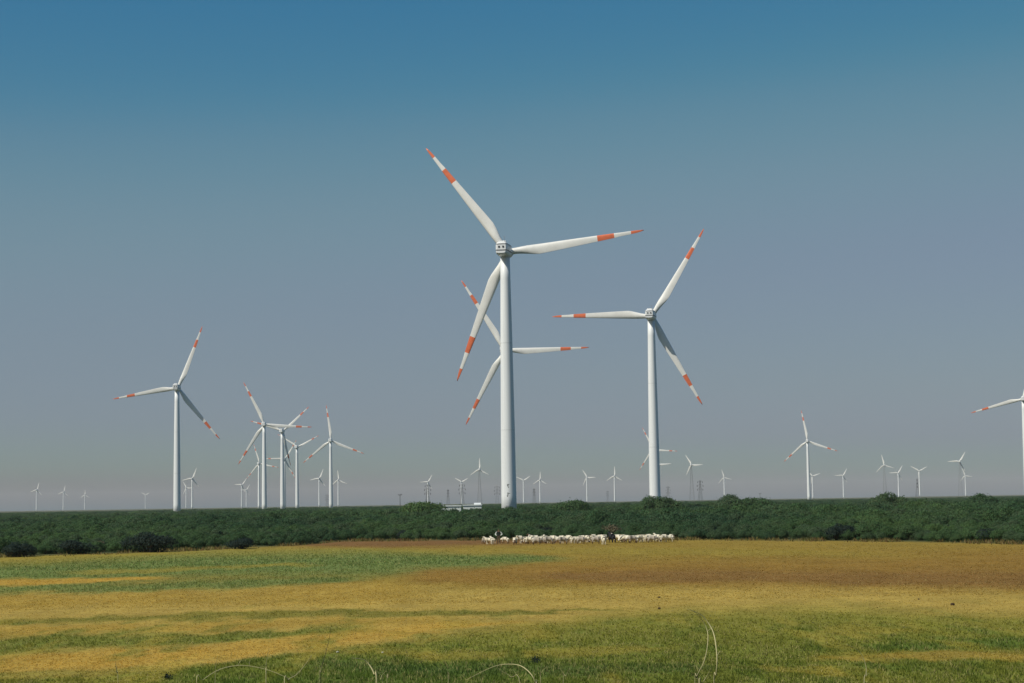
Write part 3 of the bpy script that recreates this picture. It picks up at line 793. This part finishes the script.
sheep(612.3, 543.0, ME_BLACK, 0.35, 'black sheep standing among the cream sheep', None, 1.22)

M_VEST = mat('dark_cloth', (0.018, 0.022, 0.020), 0.9, 0.1, var=0.2, scale=6)
M_TROUS = mat('brown_cloth', (0.10, 0.075, 0.055), 0.9, 0.1, var=0.2, scale=6)
M_SLEEVE = mat('white_cloth', (0.66, 0.70, 0.66), 0.9, 0.1, var=0.1, scale=6)
M_SKIN = mat('skin', (0.22, 0.12, 0.07), 0.6, 0.3, var=0.06, scale=6)
M_HAIR = mat('dark_hair', (0.012, 0.011, 0.010), 0.7, 0.2)
def herder(px, py):
    V, E, Rd = [], [], []
    def v(p, r, par=None):
        V.append(p); Rd.append(r if isinstance(r, tuple) else (r, r))
        if par is not None: E.append((par, len(V) - 1))
        return len(V) - 1
    pel = v((0, 0, 0.92), (0.17, 0.12)); wai = v((0, 0, 1.10), (0.155, 0.11), pel); che = v((0, 0.0, 1.30), (0.19, 0.125), wai)
    nk = v((0, 0.01, 1.46), 0.065, che); hd = v((0, 0.0, 1.55), (0.078, 0.09), nk); v((0, 0.0, 1.66), (0.075, 0.09), hd)
    v((0, -0.105, 1.555), 0.022, hd)
    for s in (-1, 1):
        sh = v((s * 0.21, 0, 1.38), 0.075, che); el = v((s * 0.42, 0.06, 1.12), 0.06, sh); wr = v((s * 0.24, -0.08, 0.99), 0.042, el)
        pa = v((s * 0.19, -0.11, 0.965), (0.036, 0.03), wr)
        for f, (dx, dz) in enumerate(((-0.03, 0.02), (-0.045, 0.0), (-0.05, -0.02), (-0.04, -0.04))):
            m_ = v((s * (0.19 + dx * 0.5), -0.135, 0.965 + dz * 0.6), 0.011, pa); v((s * (0.19 + dx), -0.13, 0.955 + dz), 0.009, m_)
        th = v((s * 0.215, -0.12, 1.0), 0.012, pa); v((s * 0.20, -0.13, 1.03), 0.010, th)
        hp = v((s * 0.10, 0, 0.84), 0.10, pel); kn = v((s * 0.125, -0.02, 0.48), 0.075, hp); an = v((s * 0.13, 0.02, 0.09), 0.055, kn)
        v((s * 0.15, -0.13, 0.04), (0.04, 0.035), an)
    def paint(c):
        ax = abs(c.x)
        if c.z > 1.435: return 4 if (c.z > 1.63 or c.y > 0.03) else 3
        if c.z < 0.07: return 3
        if c.z < 0.9 and ax < 0.26: return 1
        if ax > 0.235 and c.z > 0.98: return 2
        if c.y < -0.1 and c.z < 1.05 and ax > 0.12: return 3
        return 0
    me = skin_mesh('person', V, E, Rd, 2, (M_VEST, M_TROUS, M_SLEEVE, M_SKIN, M_HAIR), paint)
    p = at_z(px, py); o = link('person', me); o.location = (p.x, p.y, 0.0); o.rotation_euler = (0, 0, -0.25)
    o.scale = (0.97, 0.97, 0.97)
    tag(o, 'person in dark vest, pale sleeves and brown trousers, standing beside the sheep', 'person')
herder(498.8, 544.2)

# ------------------------------------------------------------------ small things in the field
M_STONE = mat('dark_stone', (0.07, 0.048, 0.025), 0.9, 0.1, var=0.3, scale=10)
M_PSTONE = mat('pale_stone', (0.48, 0.47, 0.38), 0.9, 0.1, var=0.2, scale=10)
def stone_mesh(name, m, seed):
    bm = bmesh.new(); bmesh.ops.create_icosphere(bm, subdivisions=2, radius=1); g = random.Random(seed)
    for v in bm.verts: v.co *= g.uniform(0.78, 1.15); v.co.z *= 0.75
    return from_bm(name, bm, m, False)
def stone(px, py, r, m, label, group=None, seed=1):
    p = at_z(px, py); o = link('stone', stone_mesh('stone', m, seed)); o.location = (p.x, p.y, r * 0.45); o.scale = (r, r, r)
    tag(o, label, 'stone', group)
stone(659.3, 597.8, 0.058, M_STONE, 'small brown stone on the tan stubble, the farther of two in line', seed=3)
stone(659.1, 609.0, 0.066, M_STONE, 'small dark stone where the tan stubble meets the green growth', seed=4)
stone(952.5, 605.4, 0.092, M_STONE, 'largest dark stone lying alone on the tan stubble', seed=5)
stone(918.6, 599.6, 0.045, M_STONE, 'tiny brown stone on tan stubble near the largest dark stone', seed=6)
stone(382.5, 653.2, 0.045, M_PSTONE, 'small pale stone in the green growth of the field', 'pale stones in the green', 7)
stone(337.5, 652.8, 0.045, M_PSTONE, 'small pale stone in the green growth of the field', 'pale stones in the green', 8)
M_WEED = mat('dark_weed', (0.018, 0.034, 0.026), 0.8, 0.2, var=0.3, scale=12)
def weed(px, py, w, h, label, n=150, seed=1):
    p = at_z(px, py); g = np.random.default_rng(seed)
    P = g.normal(size=(n, 3)) * (w * 0.26, w * 0.26, h * 0.26) + (0, 0, h * 0.5); P[:, 2] = np.maximum(P[:, 2], 0.02)
    t = g.normal(size=(n, 3)); t /= np.linalg.norm(t, axis=1)[:, None]; s = np.cross(t, g.normal(size=(n, 3))); s /= np.linalg.norm(s, axis=1)[:, None]
    V = np.concatenate([P - t * 0.03, P + s * 0.013, P + t * 0.03, P - s * 0.013]); i = np.arange(n)
    r = empty('weed', (p.x, p.y, 0)); tag(r, label, 'plant')
    link('leaves', from_np('leaves', V, np.stack([i, i + n, i + 2 * n, i + 3 * n], 1), M_WEED), r)
    bm = bmesh.new()
    for k in range(5):
        a = k * 1.3; tube(bm, [(0, 0, -0.02), (w * 0.2 * math.cos(a), w * 0.2 * math.sin(a), h * 0.7)], [0.008, 0.004], 5)
    link('stem', from_bm('stem', bm, M_TWIG), r)
weed(535.5, 663.0, 0.30, 0.19, 'single dark leafy weed standing in the green field', seed=3)
weed(168.0, 679.5, 0.24, 0.16, 'small dark weed in the ochre and green patch of the near field', n=110, seed=5)

# grass and stubble of the field: real blades, coloured as the ground cover they grow on
def build_field_grass():
    def scatter(d0, d1, n, hmin, hmax, wid):
        d = 1 / RNG.uniform(1 / d1, 1 / d0, n); t = RNG.uniform(-0.31, 0.31, n); x, y = d * t, d
        clump = fbm(x * 2.2, y * 0.9, 91)
        keep = RNG.random(n) < sst(0.3, 0.6, clump) * 0.6 + 0.4
        px_, py_ = project(x, y, np.zeros(n))
        keep &= py_ > np.interp(px_, EDGE_X, EDGE_Y) + 2.0
        x, y = x[keep], y[keep]; n = len(x)
        c = cover(x, y); green = np.clip((c[:, 1] - c[:, 0] + 0.05) / 0.1, 0, 1)
        h = RNG.uniform(hmin, hmax, n) * (0.35 + 0.75 * green)
        V, col = [], []
        for b in range(3):
            a = RNG.uniform(0, 2 * np.pi, n); dx, dy = np.cos(a), np.sin(a); o = RNG.normal(0, wid * 1.5, (n, 2)); lean = h * RNG.uniform(0.2, 1.0, n) * (2.2 - 1.4 * green)
            bx, by = x + o[:, 0], y + o[:, 1]
            V.append(np.stack([np.stack([bx - dy * wid, by + dx * wid, np.zeros(n)], 1), np.stack([bx + dy * wid, by - dx * wid, np.zeros(n)], 1),
                               np.stack([bx + dx * lean, by + dy * lean, h], 1)], 1))
            cc = c * RNG.uniform(1.0, 1.7, n)[:, None]; st = (RNG.random(n) < 0.22)[:, None]
            st = st & (vnoise(x * 1.7, y * 0.6, 5)[:, None] > 0.35)
            cc = np.where(st, cc * 0.4 + np.array((0.55, 0.47, 0.19)) * 0.6, cc)
            col.append(np.repeat(cc[:, None, :], 3, 1))
        return np.concatenate(V).reshape(-1, 3), np.concatenate(col).reshape(-1, 3)
    A = scatter(45, 85, 75000, 0.05, 0.13, 0.014); B = scatter(85, 140, 55000, 0.06, 0.14, 0.022); D = scatter(140, 215, 30000, 0.07, 0.15, 0.035)
    # taller dry grass and weeds in a ragged fringe where the field meets the scrub
    n = 16000; ex = RNG.uniform(-60, 1084, n); ey = np.interp(ex, EDGE_X, EDGE_Y)
    q = np.array([at_z(a, b)[:2] for a, b in zip(ex, ey)]); q[:, 1] += RNG.normal(-0.5, 2.2, n)
    cl = sst(0.38, 0.68, fbm(q[:, 0] * 0.5, q[:, 1] * 0.3, 15)); k = RNG.random(n) < cl; q = q[k]; cl = cl[k]; n = len(q)
    h = RNG.uniform(0.1, 0.5, n) * cl; a = RNG.uniform(0, 6.28, n); w = 0.05
    E = np.stack([np.column_stack([q[:, 0] - w, q[:, 1], np.zeros(n)]), np.column_stack([q[:, 0] + w, q[:, 1], np.zeros(n)]), np.column_stack([q[:, 0] + np.cos(a) * h * 0.5, q[:, 1] + np.sin(a) * h * 0.5, h])], 1).reshape(-1, 3)
    ec = np.array([(0.22, 0.17, 0.05), (0.14, 0.15, 0.04), (0.20, 0.12, 0.05), (0.30, 0.25, 0.10)])[RNG.integers(0, 4, n)] * RNG.uniform(0.8, 1.3, n)[:, None]
    V = np.concatenate([A[0], B[0], D[0], E]); col = np.concatenate([A[1], B[1], D[1], np.repeat(ec, 3, 0)])
    o = link('field_grass', from_np('field_grass', V, np.arange(len(V)).reshape(-1, 3), M_GRASS, col))
    tag(o, 'short grass and dry stubble covering the field in green and tan patches', 'grass', kind='stuff')
build_field_grass()

# ------------------------------------------------------------------ dry stalks on the road bank
def stalk(px_pts, depth, wpx, label, group=None, m=None, name='dry_stalk', branches=()):
    pts = [at_y(x, y, depth + 0.03 * math.sin(i * 0.9)) for i, (x, y) in enumerate(px_pts)]
    b = pts[-1]; gx = b.x + 0.3 * (b.x - pts[-2].x); gz = float(bank(np.array([gx]), np.array([depth]))[0])
    pts += [Vector((gx, depth, (b.z + gz) / 2)), Vector((gx, depth, gz - 0.02))]
    sm = []                                                   # Catmull-Rom smoothing
    for i in range(len(pts) - 1):
        p0, p1, p2, p3 = pts[max(i - 1, 0)], pts[i], pts[i + 1], pts[min(i + 2, len(pts) - 1)]
        for t in (0, 0.25, 0.5, 0.75):
            sm.append(0.5 * ((2 * p1) + (p2 - p0) * t + (2 * p0 - 5 * p1 + 4 * p2 - p3) * t * t + (3 * p1 - p0 - 3 * p2 + p3) * t ** 3))
    sm.append(pts[-1])
    r1 = wpx * 0.8 * depth / F / 2; n = len(sm)
    org = Vector((gx, depth, gz))
    t = empty(name, org); tag(t, label, 'stalk', group)
    bm = bmesh.new(); tube(bm, [q - org for q in sm], [r1 * (0.35 + 0.65 * min(1, i / (n * 0.35))) for i in range(n)], 6)
    link('stem', from_bm('stem', bm, m or M_STRAW, True), t)
    bm = bmesh.new(); g = random.Random(int(px_pts[0][0]))     # dry blades along the stem
    for k in range(3):
        q = sm[int(n * g.uniform(0.25, 0.9))] - org; a = g.uniform(0, 6.28); L = g.uniform(0.015, 0.035)
        tube(bm, [q, q + Vector((math.cos(a) * L * 0.5, math.sin(a) * L * 0.3, L * 0.5)), q + Vector((math.cos(a) * L, math.sin(a) * L * 0.5, L * 0.4))], [r1 * 0.4, r1 * 0.35, r1 * 0.1], 4)
    link('blade', from_bm('blade', bm, m or M_STRAW), t)
ST = [
    ([(687, 609), (700, 614), (708, 622.5), (713.5, 633), (716, 646), (717, 660), (716, 675), (714, 690)], 5.0, 1.5, 'tallest arching dry straw stalk, its tip bending over'),
    ([(692, 610), (700, 617), (706, 627), (708, 637), (706.5, 652), (703, 664), (697, 676), (695, 690)], 5.15, 1.0, 'thinner arching dry stalk nested beside the tallest arching one'),
    ([(711, 668), (707, 676), (702, 684), (699, 692)], 5.1, 1.3, 'short dry stalk beside the arching pair'),
    ([(694, 673), (696.5, 678), (698, 690)], 5.2, 1.0, 'short dark twig at the foot of the arching pair'),
    ([(269.5, 648), (267, 658), (266, 668), (266, 690)], 5.0, 0.9, 'upright dry straw stalk crossing a low arching one'),
    ([(290, 679), (268, 670), (243, 665.5), (221, 669), (203, 680), (196, 690)], 5.3, 1.0, 'low wide arching dry stalk crossed by an upright one'),
    ([(312, 655), (305, 665), (296, 675), (288, 680), (284, 692)], 5.2, 1.1, 'dry stalk slanting up from the end of the low arch'),
    ([(322, 663), (320.5, 672), (319, 690)], 5.0, 0.6, 'thin dry stalk beside the dark tall thin one'),
    ([(331, 627), (329, 640), (325, 656), (320, 690)], 5.4, 0.6, 'tall thin dark stalk reaching up to the ochre strip'),
    ([(352, 658), (363, 659.5), (369, 664.5), (374, 674), (377, 692)], 4.9, 1.7, 'thick pale stalk bending over to one side, standing alone'),
    ([(391, 668), (388, 678), (387, 690)], 5.1, 0.7, 'small thin stalk near the thick pale bending one'),
    ([(376, 673), (380, 680), (383, 692)], 5.0, 0.9, 'small stalk crossing the foot of the thick pale bending one'),
    ([(447, 664), (448, 675), (448.5, 690)], 5.1, 0.7, 'thin upright stalk standing alone in the dark green'),
    ([(466, 680), (489, 668.5), (503, 664.5), (518, 665), (527, 670), (533, 677), (536, 685), (537, 696)], 5.0, 1.3, 'low rounded arch of pale stalk near the dark weed'),
    ([(488, 659), (500, 670), (511, 677), (521, 692)], 5.15, 0.8, 'thin slanting stalk crossing the low rounded arch'),
    ([(542, 663), (540.5, 675), (541, 692)], 5.0, 1.0, 'short upright stalk just below the dark weed'),
    ([(846, 644), (859, 651), (865.5, 664), (866, 676), (864, 692)], 5.3, 0.9, 'faint thin dry stalk bending over, alone in the green by the ochre strip'),
    ([(115.5, 663), (116.5, 672), (118, 692)], 5.0, 1.0, 'short straight pale stalk standing in the ochre and green patch'),
    ([(218, 655), (216, 665), (215, 692)], 5.3, 0.6, 'very thin faint stalk beside the low wide arch'),
    ([(570, 668), (566, 676), (563, 692)], 5.2, 0.7, 'thin leaning stalk past the short upright one by the dark weed'),
]
for k, (p, d, w, lab) in enumerate(ST):
    stalk(p, d, w, lab, 'dry stalks on the near bank', M_TWIG if 'dark' in lab.split(' by ')[0].split(' near')[0].split(' below')[0].split(' beside')[0].split(' in ')[0] else None)
def build_bank_grass():
    n = 5200; x = RNG.uniform(-2.6, 2.2, n); y = RNG.uniform(4.2, 7.5, n)
    z0 = bank(x, y); limit = CAM_Z - y * (683 - HORIZON) / F        # height of the lower picture border there
    h = np.clip(limit - z0, 0.2, 3) * RNG.uniform(0.45, 0.97, n) + np.where(RNG.random(n) < 0.12, RNG.uniform(0.0, 0.06, n), 0)
    V, col = [], []
    a = RNG.uniform(0, 6.28, n); lx, ly = np.cos(a) * h * 0.25, np.sin(a) * h * 0.25; w = 0.004
    V = np.stack([np.stack([x - w, y, z0 - 0.02], 1), np.stack([x + w, y, z0 - 0.02], 1), np.stack([x + lx * 0.5 + w * 0.7, y + ly * 0.5, z0 + h * 0.65], 1),
                  np.stack([x + lx, y + ly, z0 + h], 1), np.stack([x + lx * 0.5 - w * 0.7, y + ly * 0.5, z0 + h * 0.65], 1)], 1).reshape(-1, 3)
    i = np.arange(n) * 5; Fa = np.concatenate([np.stack([i, i + 1, i + 2, i + 4], 1), np.stack([i + 4, i + 2, i + 3, i + 3], 1)])
    T = np.concatenate([np.stack([i, i + 1, i + 2], 1), np.stack([i, i + 2, i + 4], 1), np.stack([i + 4, i + 2, i + 3], 1)])
    c = np.where((RNG.random(n) < 0.5)[:, None], np.array((0.30, 0.27, 0.09)), np.array((0.10, 0.14, 0.035))) * RNG.uniform(0.7, 1.3, n)[:, None]
    o = link('bank_grass', from_np('bank_grass', V, T, M_GRASS, np.repeat(c[:, None, :], 5, 1).reshape(-1, 3)))
    tag(o, 'rough dry grass growing on the near road bank', 'grass', kind='stuff')
build_bank_grass()

# ------------------------------------------------------------------ haze
bm = bmesh.new(); box(bm, (0, 6850, 64), (24000, 14300, 130.0))
hz = bpy.data.materials.new('haze'); hz.use_nodes = True
n = hz.node_tree.nodes; n.clear()
out = n.new('ShaderNodeOutputMaterial'); pv = n.new('ShaderNodeVolumePrincipled')
pv.inputs['Color'].default_value = (0.95, 0.94, 0.95, 1); pv.inputs['Density'].default_value = 4e-5; pv.inputs['Anisotropy'].default_value = 0.0
hz.node_tree.links.new(pv.outputs[0], out.inputs['Volume'])
o = link('haze', from_bm('haze', bm, hz)); tag(o, 'pale haze over the whole plain', 'haze', kind='stuff')
